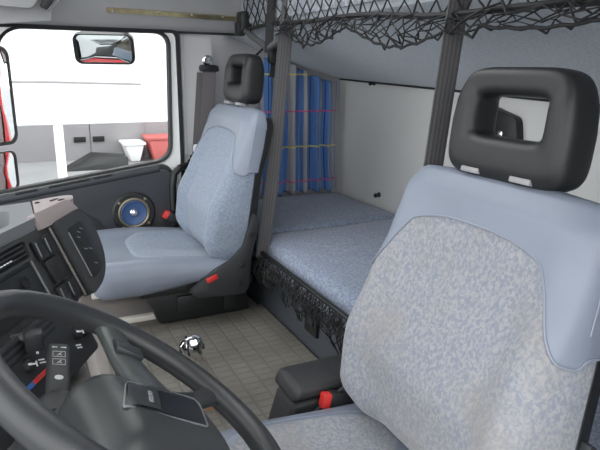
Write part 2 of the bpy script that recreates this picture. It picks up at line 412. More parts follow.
def make_seat(name, label, loc, fab, vin, driver):
    t = thing(name, label, 'seat', loc, local=True)
    # world x is kept as local x plus loc.x; build around y = 0
    X = -loc[0]; Z = -loc[2]; SH[:] = [.042, -.058] if driver else [0., 0.]
    zb = .225 if not driver else .06
    # ---- pedestal
    b = B(); b.prism([(.34, -.17, zb), (.66, -.17, zb), (.64, -.17, .335), (.30, -.17, .335)], (0, .34, 0), .012)
    b.box((.47, 0, .352), (.19, .20, .016), .006)
    for y in (-.178, .178):
        b.box((.47, y, .29), (.07, .006, .03), .004); b.box((.585, y, .28), (.025, .006, .035), .004)
    fix(b, X, Z); ped = b.done('seat_pedestal', 'darker', t)
    for y in (-.13, .13):
        b = B(); b.box((.33, y, zb+.02), (.17, .012, .010), .004); fix(b, X, Z); b.done('slide_rail', 'cream', ped)
    # ---- cushion
    chw = .236 if driver else .25
    def zt(x, y):
        return (.416 if driver else .450) - .03*ss(.28, .62, x) - .035*(1-ss(.16, .30, x))*0 + .018*ss(.12, .20, abs(y)) - .018*max(0, 1-abs(y)/.15)*ss(.2, .5, x)
    def cf(q):
        k = (q.z - .37)/.10
        q.z = .356 + .03*ss(.25, .60, q.x)*(1-k) + k*(zt(q.x, q.y) - .356)
        q.x -= .02*(1-(q.y/.25)**2)*ss(.5, .2, q.x) if False else .018*(1-(q.y/.25)**2)*(1-ss(.2, .5, q.x))
        return q
    b = B(); b.merge(rbox((.385, 0, .42), (.245, chw, .052), .048, 14, cf)); fix(b, X, Z); cu = b.done('seat_cushion', vin, t, 60)
    # fabric inset
    def inset(u, r, e=5):
        return
    b = B(); nr, na = 12, 72; ring = []
    x0, x1, hy = (.285, .615, .175) if not driver else (.20, .615, .200)
    hx, xm = (x1-x0)/2, (x1+x0)/2
    for j in range(nr+1):
        r = j/nr; row = []
        for k in range(na):
            a = 2*PI*k/na; x = xm + hx*r*sg(cos(a), .5); y = hy*r*sg(sin(a), .5)
            xx = x - .018*(1-(y/.25)**2)*(1-ss(.2, .5, x))
            row.append(b.bm.verts.new((xx, y, zt(x, y) + (.0045 if j < nr else -.004))))
        ring.append(row)
    for a_, b_ in zip(ring, ring[1:]):
        for k in range(na): b.bm.faces.new((a_[k], a_[(k+1) % na], b_[(k+1) % na], b_[k]))
    edge = [v.co.copy() + V((0, 0, .003)) for v in ring[-1]]
    fix(b, X, Z); ins = b.done('fabric_inset', fab, cu, 60)
    b = B(); b.tube(edge, .0028, 6, closed=True); fix(b, X, Z); b.done('piping', vin, ins)
    # ---- backrest: loft of soft closed sections along a leaning spine
    P0, P1 = V((.605, 0, .405)), (V((.691, 0, .925)) if driver else V((.691, 0, .918))); ax = (P1-P0); Lb = ax.length; ax.normalize(); fw = V((-ax.z, 0, ax.x))
    HW = [(0, .205), (.12, .236), (.3, .25), (.55, .246), (.72, .240), (.9, .232), (1, .212)]
    TH = [(0, .060), (.1, .080), (.35, .078), (.7, .060), (.92, .048), (1, .034)]
    BO = [(0, .030), (.15, .070), (.35, .072), (.55, .045), (.75, .014), (1, 0)]
    LU = [(0, .0), (.12, .012), (.3, .030), (.5, .012), (.7, -.006), (1, 0)]
    def sec(th, v):
        # round the two ends over
        e = 1.0
        vv = v
        if v > .93: e = math.sqrt(max(0, 1-((v-.93)/.07)**2))*.35 + .65 if v < 1 else .65
        if v < .05: e = .72 + .28*math.sqrt(max(0, 1-((.05-v)/.05)**2))
        w = table(HW, v)*lerp(.93, 1, (e-.65)/.35 if v > .93 else 1); tk = table(TH, v)*(e if v > .5 else e)
        y = w*sg(cos(th), .48); d = tk*sg(sin(th), .55)
        if sin(th) < 0: d *= lerp(.20, 1, ss(.55, .95, v))
        if sin(th) > 0:
            a = abs(y)/w
            k = min(1, max(0, d/tk))
            d += k*(table(BO, v)*ss(.5, .86, a)*(1 - .45*ss(.93, 1., a)) + table(LU, v)*(1-ss(.45, .85, a)))
        return P0 + ax*(Lb*v) + fw*d + V((0, y, 0))
    NA = 112
    def arch(th):                                    # lower border of the vinyl cap
        y = cos(th); s_ = sin(th)
        a = abs(sg(y, .48))
        lo_ = .575 if driver else .60
        if s_ < 0: return lo_ + .03
        return .855 - .055*min(1, a/.7)**2.4 - (.80 - lo_)*ss(.62, .985, a) + .03*ss(.985, 1, a)
    def capsurf(lo, hi, nv, outset=0):
        def f(i, j):
            th = 2*PI*i; v0, v1 = lo(th), hi(th); v = lerp(v0, v1, j); p = sec(th, v)
            if outset:
                c = P0 + ax*(Lb*v); dd = (p-c); p = p + dd.normalized()*outset
            return p
        return f
    b = B(); g = b.surf(capsurf(lambda th: 0, lambda th: arch(th), 40), NA, 46, cu=True)
    b.bm.faces.new(g[0][::-1])
    fix(b, X, Z); back = b.done('backrest', fab, t, 60)
    b = B(); g = b.surf(capsurf(arch, lambda th: 1.0, 30, .0022), NA, 34, cu=True)
    # dome the top
    top = g[-1]; cen = b.bm.verts.new(P0 + ax*(Lb*1.012) + fw*0)
    mid = [b.bm.verts.new(cen.co.lerp(v.co, .6) + ax*.0035) for v in top]
    for k in range(NA):
        b.bm.faces.new((top[k], top[(k+1) % NA], mid[(k+1) % NA], mid[k])); b.bm.faces.new((mid[k], mid[(k+1) % NA], cen))
    fix(b, X, Z); capo = b.done('vinyl_cap', vin, back, 60)
    b = B(); b.tube([capsurf(arch, arch, 1, .003)(k/150, 0) for k in range(0, 76)], .0022, 6); fix(b, X, Z); b.done('piping', 'seam' if driver else vin, capo)
    # vertical side seams of the cap
    for s_ in (1, -1):
        b = B()
        th = [math.acos(.985), PI-math.acos(.985)][s_ < 0]
        b.tube([capsurf(lambda q: 0, lambda q: 1, 1, .0022)(th/(2*PI), j/30) for j in range(20, 29)], .0016, 6)
        fix(b, X, Z); b.done('side_seam', 'seam' if driver else vin, capo)
    # dark rear shell
    def shell(i, j):
        th = PI + PI*i; v = lerp(.0, .965, j); p = sec(th, v); c = P0 + ax*(Lb*v); d = p - c
        y = d.y; dd = d.dot(fw)
        return c + fw*(dd - .014 + (.020 if (i < .03 or i > .97) else 0)) + V((0, y*1.006, 0))
    b = B(); g = b.surf(shell, 60, 40); fix(b, X, Z); sh = b.done('back_shell', 'darker', t, 60)
    md = sh.modifiers.new('thick', 'SOLIDIFY'); md.thickness = .008; md.offset = -1
    # recliner covers either side
    for s_ in (-1, 1):
        b = B(); poly = [(.42, .362), (.45, .338), (.605, .330), (.622, .35), (.628, .44), (.660, .58), (.640, .60), (.605, .49), (.565, .450), (.50, .42)]
        b.prism([(x, s_*.246, z) for x, z in rpoly(poly, .012, 3)], (0, s_*(.020 if s_ < 0 else .008), 0), .003); fix(b, X, Z); rc = b.done('recliner_cover', 'dark', t)
        if s_ == -1:
            b = B(); b.box((.495, -.270, .400), (.019, .005, .008), .003, R=Matrix.Rotation(-.35, 3, 'Y')); fix(b, X, Z); b.done('recliner_lever', 'red', rc)['label'] = 'red recliner lever'
            for x, z in ((.598, .43), (.632, .53), (.590, .37)):
                b = B(); b.lathe([(.009, 0), (.009, .003), (.0, .005)], (x, -.266, z), (0, -1, 0), 12); fix(b, X, Z); b.done('bolt_cap', 'darker', rc)
    # ---- headrest: padded frame with a slot
    hc = P0 + ax*(Lb + (.0 if driver else .002) + .095) + fw*.0
    hax = V((.10, 0, .995)).normalized(); hfw = V((-hax.z, 0, hax.x)); yd = V((0, 1, 0))
    def hr(i, j):
        a = 2*PI*i; c_, s_ = sg(cos(a), .34), sg(sin(a), .34)
        hs = 1. if driver else .87; ow = .135 - .014*ss(.0, 1., s_); O = V((ow*c_, .096*s_))*hs; I = V((.076*c_, .034*s_ + .014))*hs
        Mp = (O+I)/2; D = (O-I)/2; q = 2*PI*j; k = Mp + D*sg(cos(q), .62); dp = (.037 if s_ < .3 else .037-.007*ss(.3, 1, s_))*sg(sin(q), .62)
        return hc + yd*k.x + hax*k.y + hfw*(dp - .02*abs(k.x/.14)**2*0)
    b = B(); b.surf(hr, 88, 30, cu=True, cv=True); fix(b, X, Z); he = b.done('headrest', 'headrest', t, 80)
    for y in (-.058, .058):
        b = B(); p0 = P0 + ax*(Lb-.03) + fw*.012 + yd*y; p1 = hc - hax*.075 + yd*y; b.tube([p0, p1], .0065, 10); fix(b, X, Z); b.done('headrest_post', 'chrome', he)
        b = B(); c = P0 + ax*(Lb+.014) + fw*.018 + yd*y
        Rm = Matrix.Rotation(math.atan2(ax.x, ax.z), 3, 'Y'); b.box(c - ax*.004, (.014, .022, .005), .002, R=Rm); fix(b, X, Z); b.done('post_sleeve', 'sleeve', he)
    # ---- belt buckle on the inboard side (towards the middle of the cab)
    s_ = 1
    b = B()
    if driver: p0, p1 = V((.64, .243, .385)), V((.510, .246, .412))
    else: p0, p1 = V((.60, .262, .41)), V((.492, .262, .478))
    d = (p1-p0).normalized(); b.ribbon([p0, p0.lerp(p1, .75)], (d.z, 0, -d.x) if False else (0, .5, .5), .03, .014)
    Rm = d.to_track_quat('X', 'Z').to_matrix(); cc = p0.lerp(p1, .80)
    b.box(cc, (.042, .014, .019), .006, R=Rm); fix(b, X, Z); bk = b.done('belt_buckle', 'darker', t)
    b = B(); b.box(p1 + d*.008, (.025, .011, .0165), .004, R=Rm); fix(b, X, Z); b.done('release_button', 'red', bk)['label'] = 'red release button'
    return t
SH = [0., 0.]
def fix(b, X, Z): bmesh.ops.translate(b.bm, verts=b.bm.verts[:], vec=(X + SH[0], 0, Z + SH[1]))

seat_p = make_seat('passenger_seat', 'blue grey passenger seat beside the far door, facing the dashboard', (.47, 1.946, .222), 'fab_pas', 'vinyl2', False)
seat_d = make_seat('driver_seat', 'large worn blue grey driver seat with stained speckled backrest in the foreground', (.47, .722, .0), 'fab_drv', 'vinyl', True)

# ------------------------------------------------------------------ MAT, STORAGE BOX, GEAR LEVER
b = B(); b.box((.435, 1.40, .216), (.285, .42, .004), .003); fm = b.done('floor_mat', 'mat', smooth=0)
tag(fm, 'grey brown ribbed rubber mat on the raised floor between the seats', 'mat')

sb = thing('storage_box', 'dark storage box with padded lid between the driver seat and the bunk', 'box', (.55, 1.035, .22))
b = B(); b.prism([(.427, .992, .22), (.68, .992, .22), (.68, .992, .348), (.467, .992, .348)], (0, .098, 0), .012, 3); b.done('box_body', 'box', sb)
b = B(); b.prism([(.457, .986, .353), (.69, .986, .353), (.69, .986, .388), (.472, .986, .388)], (0, .112, 0), .014, 4); b.done('padded_lid', 'box', sb)

gl = thing('gear_lever', 'short gear lever with a chrome knob behind the steering wheel', 'lever', (.37, 1.27, .22))
b = B(); b.lathe([(.040, 0), (.036, .01), (.026, .03), (.024, .04), (.016, .06), (.012, .075), (0, .075)], (.362, 1.275, .221), (-.25, -.1, 1), 24); b.done('gaiter', 'leather', gl)
b = B(); b.tube([(.362, 1.27, .27), (.338, 1.255, .35), (.322, 1.247, .385)], .009, 10); b.done('lever_rod', 'chrome', gl)
b = B(); b.lathe([(.010, -.03), (.016, -.02), (.024, -.004), (.028, .010), (.026, .020), (.017, .027), (0, .029)], (.313, 1.245, .397), (-.25, -.05, 1), 28)
kn = b.done('gear_knob', 'chrome', gl)
b = B()
for k in range(6):
    a = k*PI/3; b.tube([V((.313+.0275*cos(a), 1.245+.0275*sin(a), .392)), V((.310+.025*cos(a), 1.245+.025*sin(a), .413)), V((.308+.012*cos(a), 1.245+.012*sin(a), .424))], .0035, 6)
b.done('knob_inlay', 'darker', kn)

# ------------------------------------------------------------------ BUNK
bb = thing('bunk_box', 'dark plastic storage box under the lower bunk, with a recessed latch', 'box', (1.04, 1.3, .0))
b = B(); b.prism([(.735, .24, .0), (.725, .24, .21), (.735, .24, .362), (1.36, .24, .362), (1.36, .24, 0)], (0, 2.055, 0), .01); b.done('box_body', 'base', bb)
b = B(); b.box((.727, 1.425, .312), (.008, .040, .038), .005); lt = b.done('latch_recess', 'black', bb)
b = B(); b.box((.719, 1.425, .322), (.006, .026, .013), .003); b.done('latch_handle', 'dark', lt)

def cushion(name, y0, y1, label):
    b = B()
    def f(q):
        k = ss(.40, .48, q.z); q.z += k*.004*sin(q.y*9)*sin(q.x*7+1); return q
    b.merge(rbox((1.038, (y0+y1)/2, .423), (.322, (y1-y0)/2, .058), .035, 16, f))
    o = b.done(name, 'fab_bed', None, 60); tag(o, label, 'mattress', 'bunk mattresses'); return o
cushion('bunk_mattress', .27, 1.872, 'long blue speckled mattress on the lower bunk beside the driver seat')
cushion('bunk_mattress', 1.878, 2.40, 'short blue speckled mattress section at the far end of the lower bunk under the curtain')

# overhead bunk with sloping underside
ob = thing('overhead_bunk', 'grey blue fabric covered overhead bunk across the rear of the cab', 'bunk', (1.08, 1.3, 1.0))
pr = [(.825, 1.34), (.80, 1.33), (.792, 1.30), (.792, 1.21), (.80, 1.19), (.84, 1.168), (.93, 1.132), (1.05, 1.092), (1.2, 1.046), (1.30, 1.02), (1.358, 1.008), (1.358, 1.34)]
b = B(); n = len(pr)
A = [b.bm.verts.new((x, 2.412, z)) for x, z in pr]; C_ = [b.bm.verts.new((x, .24, z - .062*ss(.8, 1.36, x))) for x, z in pr]
for k in range(n): b.bm.faces.new((A[k], A[(k+1) % n], C_[(k+1) % n], C_[k]))
b.bm.faces.new(A); b.bm.faces.new(C_[::-1]); b.done('bunk_board', 'fab_over', ob, 30)
b = B(); b.merge(rbox((1.07, 1.325, 1.385), (.27, 1.07, .044), .03, 12)); b.done('upper_mattress', 'fab_upper', ob, 60)
b = B(); b.tube([(1.352, y, 1.007 - .062*(2.412-y)/2.172) for y in (2.41, 1.8, 1.2, .6, .25)], .005, 8); b.done('edge_trim', 'dark', ob)
b = B(); b.box((.787, 1.33, 1.262), (.004, 1.05, .055), .002); b.done('front_fabric', 'fab_upper', ob)

# rear wall fittings
def hook(x, y, z, label, s=1):
    b = B(); b.lathe([(.011*s, 0), (.011*s, .006), (.006*s, .010), (.006*s, .016), (.010*s, .020), (.008*s, .026), (0, .027)], (x, y, z), (-1, 0, -.1), 16)
    o = b.done('hook', 'darker'); tag(o, label, 'hook', 'hooks on the rear wall')
hook(1.366, 2.055, .527, 'small black knob low on the pale rear wall above the bunk')
hook(1.350, 2.11, .995, 'small dark fixing at the top of the rear wall under the overhead bunk', .8)
wb = thing('wall_bracket', 'black plastic bracket on the rear wall seen through the driver headrest', 'bracket', (1.365, 1.36, .85))
b = B(); b.prism([(1.366, y, z) for y, z in rpoly([(1.42, .945), (1.30, .915), (1.285, .84), (1.30, .80), (1.42, .80)],   .018, 4)], (-.03, 0, 0), .003); b.done('bracket_plate', 'darker', wb)
b = B(); b.lathe([(.011, 0), (.011, .004), (0, .007)], (1.336, 1.355, .862), (-1, 0, 0), 14); b.done('bracket_screw', 'metal', wb)

# curtain gathered at the far end of the bunk
cb = B(); uvs = []
NU, NV = 150, 40
def fold(u): return .018*sin(u*2*PI*6.5) + .006*sin(u*2*PI*13 + 1)
for j in range(NV):
    v = j/(NV-1)
    for i in range(NU):
        u = i/(NU-1); pinch = 1 - .05*sin(PI*min(1, v*1.2))
        x = 1.128 + (u-.5)*.385*pinch + .03*(1-v)*(u-.5); topz = 1.106 - .10*ss(.05, 1, (x-.96)/.36)
        z = lerp(.492 + .006*sin(u*40), topz - .012, v)
        y = 2.382 + fold(u)*(1.1-.25*v) + .004*sin(v*9+u*20)
        cb.bm.verts.new((x, y, z)); uvs.append((u*.62, z - .492))
cb.bm.verts.ensure_lookup_table(); vv = cb.bm.verts
for j in range(NV-1):
    for i in range(NU-1): cb.bm.faces.new((vv[j*NU+i], vv[j*NU+i+1], vv[(j+1)*NU+i+1], vv[(j+1)*NU+i]))
co = cb.done('bunk_curtain', 'curtain', None, 60, uv=uvs); tag(co, 'blue checked curtain with pink and yellow lines hanging at the far end of the bunk', 'curtain')
md = co.modifiers.new('thick', 'SOLIDIFY'); md.thickness = .0015

# bunk straps (roof to bunk edge) --------------------------------------
def strap(y, ztop, label):
    t = thing('bunk_strap', label, 'strap', (.70, y, .44), 'bunk net straps')
    P = [(.694 + .118*k/12 + .004*sin(k*.5), y, .425 + (ztop-.425)*k/12) for k in range(13)]
    b = B(); b.ribbon(P, (1, 0, 0), .048, .003); w = b.done('webbing', 'strap', t)
    b = B()
    for o_ in (-.015, -.005, .005, .015):
        b.ribbon([V(p) + V((1, 0, 0))*o_ + V((0, -1, 0))*.0016 for p in P], (1, 0, 0), .005, .0016)
    b.done('woven_ribs', 'web', w)
strap(1.745, 1.40, 'dark webbing strap from roof to bunk edge, beside the blue curtain')
strap(.935, 1.40, 'dark webbing strap from roof to bunk edge, behind the driver headrest')

# nets ----------------------------------------------------------------
def zig(b, ys, w, f, J, r, n=4):
    for k in range(int((ys[1]-ys[0])/w)):
        for sgn in (1, -1):
            pts = []
            for j in range(J+1):
                y = ys[0] + k*w + (w*.5 if j % 2 == 0 else (0 if sgn > 0 else w))
                pts.append(f(y, j/J))
            b.tube(pts, r, n, cap=False)
cordz = lambda y: 1.146 + .042*ss(.5, 1.75, y) + .004*sin(y*11)
un = thing('upper_net', 'black knotted cargo net across the front of the overhead bunk', 'net', (.77, 1.4, 1.10))
rj = random.Random(2)
jit = {}
def J_(y, t, s):
    k = (round(y*500), round(t*100)); 
    if k not in jit: jit[k] = V((rj.uniform(-1, 1), rj.uniform(-1, 1), rj.uniform(-1, 1)))
    return jit[k]*s
b = B(); zig(b, (.27, 2.14), .056, lambda y, t: V((.776 - .006*sin(t*3), y, lerp(cordz(y), 1.42, t))) + J_(y, t, .0045), 8, .0024)
b.done('net_mesh', 'net', un, 0)
b = B()
def sag(y): return (.030 + .038*abs(sin((y-.52)*PI/.40))**1.2)*(1 if y > .85 else .55)
zig(b, (.29, 1.78), .044, lambda y, t: V((.772 - .022*sin(t*PI*.8), y + .02*sin(y*17)*t, cordz(y) - sag(y)*t)) + J_(y, t+3, .008), 4, .0022)
jit.clear()
zig(b, (.30, 1.76), .066, lambda y, t: V((.766 - .030*sin(t*PI*.8), y - .02*sin(y*13)*t, cordz(y) - sag(y)*t*.85)) + J_(y, t+3, .010), 3, .0022)
b.tube([(.752, .295+k*.0165, cordz(.295+k*.0165) - sag(.295+k*.0165)*(.97+.04*sin(k*1.9))) for k in range(90)], .0032, 6)
b.done('hanging_mesh', 'net', un, 0)
b = B(); b.tube([(.772, .26 + k*.03, cordz(.26+k*.03)) for k in range(63)], .0065, 8); b.done('edge_cord', 'net', un)
# webbing end of the net at the far side
b = B(); b.ribbon([(.772, 1.80, 1.42), (.765, 1.83, 1.25), (.76, 1.845, 1.10)], (.9, -.4, 0), .028, .004); b.done('end_webbing', 'net', un)
b = B(); b.box((.775, 2.115, 1.215), (.022, .03, .035), .008); b.box((.765, 2.135, 1.19), (.016, .02, .025), .006); b.done('end_bracket', 'darker', un)
b = B(); b.tube([(.775, 2.12, 1.19), (.765, 1.98, 1.15), (.765, 1.85, 1.115), (.768, 1.76, 1.14)], .011, 10); b.done('end_roll', 'strap', un)
ls = thing('loose_strap', 'loose black strap dangling from the net behind the passenger headrest', 'strap', (.77, 1.87, .98))
b = B(); b.ribbon([(.785, 1.85, 1.125), (.786, 1.855, 1.085), (.79, 1.858, 1.06), (.785, 1.862, 1.02)], (.95, -.3, 0), .030, .004)
b.ribbon([(.775, 1.93, 1.115), (.745, 1.945, 1.085), (.742, 1.95, 1.04), (.748, 1.95, .98)], (.2, -.9, 0), .012, .003); b.done('webbing', 'net', ls)
b = B(); b.box((.785, 1.852, 1.085), (.022, .012, .020), .005); b.done('strap_buckle', 'darker', ls)

ln = thing('lower_net', 'black gathered cargo net hanging on a rail along the bunk edge', 'net', (.69, 1.3, .32))
b = B(); b.tube([(.693, y, .441) for y in (.25, 1.0, 1.5, 1.815)], .0075, 10); b.done('rail', 'darker', ln)
b = B(); jit.clear()
dep = lambda y: .080 + .022*sin(y*23) + .012*sin(y*51)
zig(b, (.28, 1.80), .017, lambda y, t: V((.684 - .018*sin(t*PI*.9), y + .018*sin(y*60)*t, .437 - dep(y)*t)) + J_(y, t, .006), 5, .0018)
jit.clear()
zig(b, (.29, 1.79), .026, lambda y, t: V((.694 - .010*sin(t*PI*.9), y - .02*sin(y*47)*t, .437 - dep(y)*.92*t)) + J_(y, t, .008), 4, .0020)
b.done('net_mesh', 'net', ln, 0)
b = B(); b.tube([(.682, 1.80 - k*.03, .402 + .006*sin(k*1.3)) for k in range(51)], .005, 8); b.done('edge_cord', 'net', ln)

# passenger seat belt on the pillar -------------------------------------
sbt = thing('seat_belt', 'dark seat belt hanging on the grey pillar behind the passenger seat', 'seat belt', (.66, 2.28, .62))
b = B(); b.lathe([(.021, 0), (.021, .005), (.015, .009), (.012, .009), (.010, .006), (0, .006)], (.684, 2.298, 1.078), (0, -1, 0), 20); b.done('anchor_bolt', 'chrome', sbt)
b = B(); b.prism([(x, 2.272, z) for x, z in rpoly([(.643, 1.062), (.716, 1.060), (.721, 1.034), (.641, 1.036)], .012, 4)], (0, -.018, 0), .005); b.done('belt_guide', 'darker', sbt)
b = B(); b.ribbon([(.684, 2.266, 1.045), (.672, 2.272, .9), (.655, 2.278, .75), (.645, 2.28, .70)], (1, 0, 0), .054, .003); b.done('webbing', 'web', sbt)
b = B(); b.ribbon([(.662, 2.288, 1.03), (.64, 2.29, .8), (.622, 2.29, .60)], (1, 0, 0), .046, .002); b.done('return_webbing', 'web', sbt)
b = B(); b.prism([(x, 2.274, z) for x, z in rpoly([(.610, .755), (.665, .742), (.672, .715), (.640, .700), (.606, .722)], .01, 4)], (0, -.012, 0), .004); b.done('belt_tongue', 'whitep', sbt)
b = B(); b.box((.632, 2.274, .685), (.036, .012, .026), .006); b.done('tongue_grip', 'darker', sbt)

# ------------------------------------------------------------------ DASHBOARD
a24, t35 = math.radians(30), math.radians(24)
dP = V((.096, 1.40, .682)); dd = V((sin(a24), cos(a24), 0)); nh = V((cos(a24), -sin(a24), 0))
dN = nh*cos(t35) + V((0, 0, sin(t35))); dn = nh*sin(t35) - V((0, 0, cos(t35)))
D = lambda s, q, h=0: dP + dd*s + dn*q + dN*h
DR = Matrix((dd, dn, dN)).transposed()
db_ = thing('dashboard', 'dark angled dashboard with vent, switches and a faded beige end cover', 'dashboard', (-.05, 1.2, .1))
b = B()
b.prism([D(s, q, -.004) for s, q in rpoly([(-.80, -.054), (.012, -.054), (.030, -.02), (.030, .05), (.0, .10), (-.06, .128), (-.165, .132), (-.165, .24), (-.80, .24)], [.01, .02, .03, .03, .03, .03, .02, .02, .01], 4)], -dN*.20, .010, 3)
b.done('dash_body', 'dash', db_)
# fuse cover with a rounded lower corner towards the passenger
b = B(); b.prism([D(s, q, -.010) for s, q in rpoly([(-.106, -.040), (.018, -.044), (.036, .0), (.034, .045), (.008, .098), (-.040, .130), (-.106, .140)], [.012, .02, .02, .03, .03, .03, .012], 5)], dN*.026, .012, 4); fc = b.done('fuse_cover', 'dash', db_)
b = B(); b.prism([D(s, q, .0145) for s, q in rpoly([(-.080, -.014), (-.012, -.018), (.004, .020), (-.010, .090), (-.040, .108), (-.080, .108)], [.012, .012, .02, .02, .015, .006], 5)], dN*.0030, .0015); b.done('cover_plate', 'darker', fc)
for s, q in ((-.045, .004), (-.028, .0), (-.050, .045), (-.032, .050), (-.040, .085), (-.055, .014)):
    b = B(); b.box(D(s, q, .0178), (.006, .0012, .0004), 0, R=DR @ Matrix.Rotation(.5, 3, 'Z')); b.done('etched_mark', 'dashtop', fc)
b = B(); b.tube([D(-.0815, q, .0165) for q in (-.006, .05, .104)], .0018, 6); b.done('cover_edge', 'dashtop', fc)
b = B(); b.tube([D(-.119, q, .004) for q in (-.034, .05, .132)], .0028, 6); b.done('panel_rib', 'taupe', db_)
# beige faded cover over the top end
tp = lambda s, w, h=0: D(s, -.062) - nh*w + V((0, 0, h - .17*w))
b = B()
plan = rpoly([(-.148, -.004), (.0, -.004), (.055, .010), (.112, .045), (.110, .105), (.092, .138)], [.003, .03, .03, .03, .02, .003], 5)
b.prism([tp(s, w, -.022) for s, w in plan], (0, 0, .028), .009, 4)
lip = rpoly([(-.148, -.074), (.005, -.074), (.032, -.034), (-.148, -.038)], [.004, .02, .012, .004], 4)
b.prism([D(s, q, -.012) for s, q in lip], dN*.018, .006, 3)
bc = b.done('end_cover', 'beige', db_); bc['label'] = 'faded pinkish beige end cover'
for s, w in ((-.105, .010), (.045, .098)):
    b = B(); b.lathe([(.006, 0), (.006, .003), (0, .005)], tp(s, w, .005), (0, 0, 1), 10); b.done('cover_screw', 'darker', bc)
for s, w, l in ((.055, .060, .013), (.040, .034, .008)):
    b = B(); b.box(tp(s, w, .0062), (.004, l, .002), .001, R=Matrix.Rotation(-.7, 3, 'Z')); b.done('cover_slot', 'black', bc)
# tray on top
Tn = rpoly([(-.80, -.004), (-.153, -.004), (.087, .140), (.087, .27), (-.80, .27)], .005, 5); Ti = rpoly([(-.79, .026), (-.195, .026), (-.01, .137), (-.01, .25), (-.79, .25)], .02, 5)
b = B(); b.ring([tp(s, w, -.05) for s, w in Tn], [tp(s, w, -.05) for s, w in Ti], (0, 0, .056)); b.prism([tp(s, w, -.050) for s, w in Ti], (0, 0, .006)); tr = b.done('dash_tray', 'dashtop', db_)
Tk = rpoly([(-.50, .05), (-.23, .05), (-.10, .13), (-.10, .21), (-.50, .21)], .02, 5); Tk2 = rpoly([(-.49, .06), (-.235, .06), (-.11, .137), (-.11, .20), (-.49, .20)], .02, 5)
b = B(); b.ring([tp(s, w, -.045) for s, w in Tk], [tp(s, w, -.045) for s, w in Tk2], (0, 0, .025)); b.done('tray_rim', 'dashtop', tr)
# air vent
A = [D(s, q, -.002) for s, q in rpoly([(-.46, -.042), (-.214, -.042), (-.222, .004), (-.46, .004)], [.006, .016, .008, .006], 5)]
Bq = [D(s, q, -.002) for s, q in rpoly([(-.45, -.036), (-.222, -.036), (-.229, -.002), (-.45, -.002)], [.004, .012, .005, .004], 5)]
b = B(); b.ring(A, Bq, dN*.010); vt = b.done('air_vent', 'dash', db_)
b = B(); b.prism([D(s, q, -.0035) for s, q in ((-.45, -.036), (-.223, -.036), (-.229, -.002), (-.45, -.002))], dN*.002); b.done('vent_cavity', 'black', vt)
for q in (-.028, -.019, -.010):
    b = B(); b.box(D(-.338, q, .002), (.107, .0013, .004), 0, R=DR); b.done('vent_louvre', 'dark', vt)
for k in range(4):
    b = B(); b.box(D(-.318+.010*k, -.0125, .0066), (.0032, .0011, .0005), 0, R=DR); b.done('vent_mark', 'whitep', vt)
# rocker switches; the black block among them stands in for a dark opening
for s, q, w, h, col in [(-.183, -.003, .0165, .022, 'darker'), (-.146, -.003, .0165, .022, 'darker'), (-.168, .048, .022, .026, 'black'), (-.183, .100, .0165, .020, 'darker'), (-.146, .100, .0165, .020, 'darker')]:
    b = B(); b.box(D(s, q, .001), (w, h, .006), .003, R=DR @ Matrix.Rotation(.06, 3, 'X')); sw = b.done('switch_bay', col, db_)
    if col != 'black':
        b = B(); b.tube([D(s-w+.003, q-h*.8, .009), D(s-w+.003, q+h*.8, .006)], .0017, 6); b.done('switch_edge', 'dashtop', sw)
b = B(); b.tube([D(-.226, q, .001) for q in (.006, .05, .11)], .0024, 6); b.done('panel_rib', 'dashtop', db_)
# blank panel with a round socket below the vent
b = B(); b.prism([D(s, q, -.006) for s, q in rpoly([(-.47, .012), (-.234, .012), (-.234, .092), (-.47, .092)], .008, 4)], dN*.006, .001); bl = b.done('blank_panel', 'darker', db_)
b = B(); b.lathe([(.012, 0), (.012, .003), (.0095, .003), (.009, .001), (0, .001)], D(-.273, .036, .0), dN, 20); b.done('round_socket', 'black', bl)
# heater panel
b = B(); b.prism([D(s, q, -.012) for s, q in rpoly([(-.80, .105), (-.172, .105), (-.172, .238), (-.80, .238)], .012, 4)], dN*.020, .005); cp = b.done('climate_panel', 'dark', db_)
for q in (.116, .128, .140):
    b = B(); b.box(D(-.52, q, .0075), (.25, .0030, .001), .0008, R=DR); b.done('panel_groove', 'black', cp)
b = B(); b.box(D(-.425, .190, .0085), (.026, .0042, .0012), 0, R=DR); b.done('cold_strip', 'blueprint', cp)['label'] = 'blue cold end of the slider strip'
b = B(); b.box(D(-.368, .190, .0085), (.031, .0042, .0012), 0, R=DR); b.done('warm_strip', 'red', cp)['label'] = 'red warm end of the slider strip'
for s, q in ((-.388, .160), (-.222, .178), (-.195, .185)):
    b = B(); b.lathe([(.014, 0), (.013, .008), (.010, .011), (0, .011)], D(s, q, .007), dN, 20); b.done('control_knob', 'black', cp)
def icon(s, q, h, k):
    b = B()
    for ds, dq, w, hh in [[(0, 0, .010, .0016), (.008, .004, .0016, .005), (-.007, -.004, .004, .0016)], [(0, 0, .003, .006), (0, -.009, .0025, .0025)], [(0, 0, .008, .0013), (0, .006, .008, .0013)]][k]:
        b.box(D(s+ds, q+dq, h), (w, hh, .0006), 0, R=DR @ Matrix.Rotation(.4, 3, 'Z'))
    b.done('white_icon', 'whitep', cp)
icon(-.388, .160, .0185, 0); icon(-.350, .150, .0085, 1); icon(-.352, .168, .0085, 2); icon(-.222, .178, .0185, 0); icon(-.195, .185, .0185, 1); icon(-.235, .200, .0085, 2)
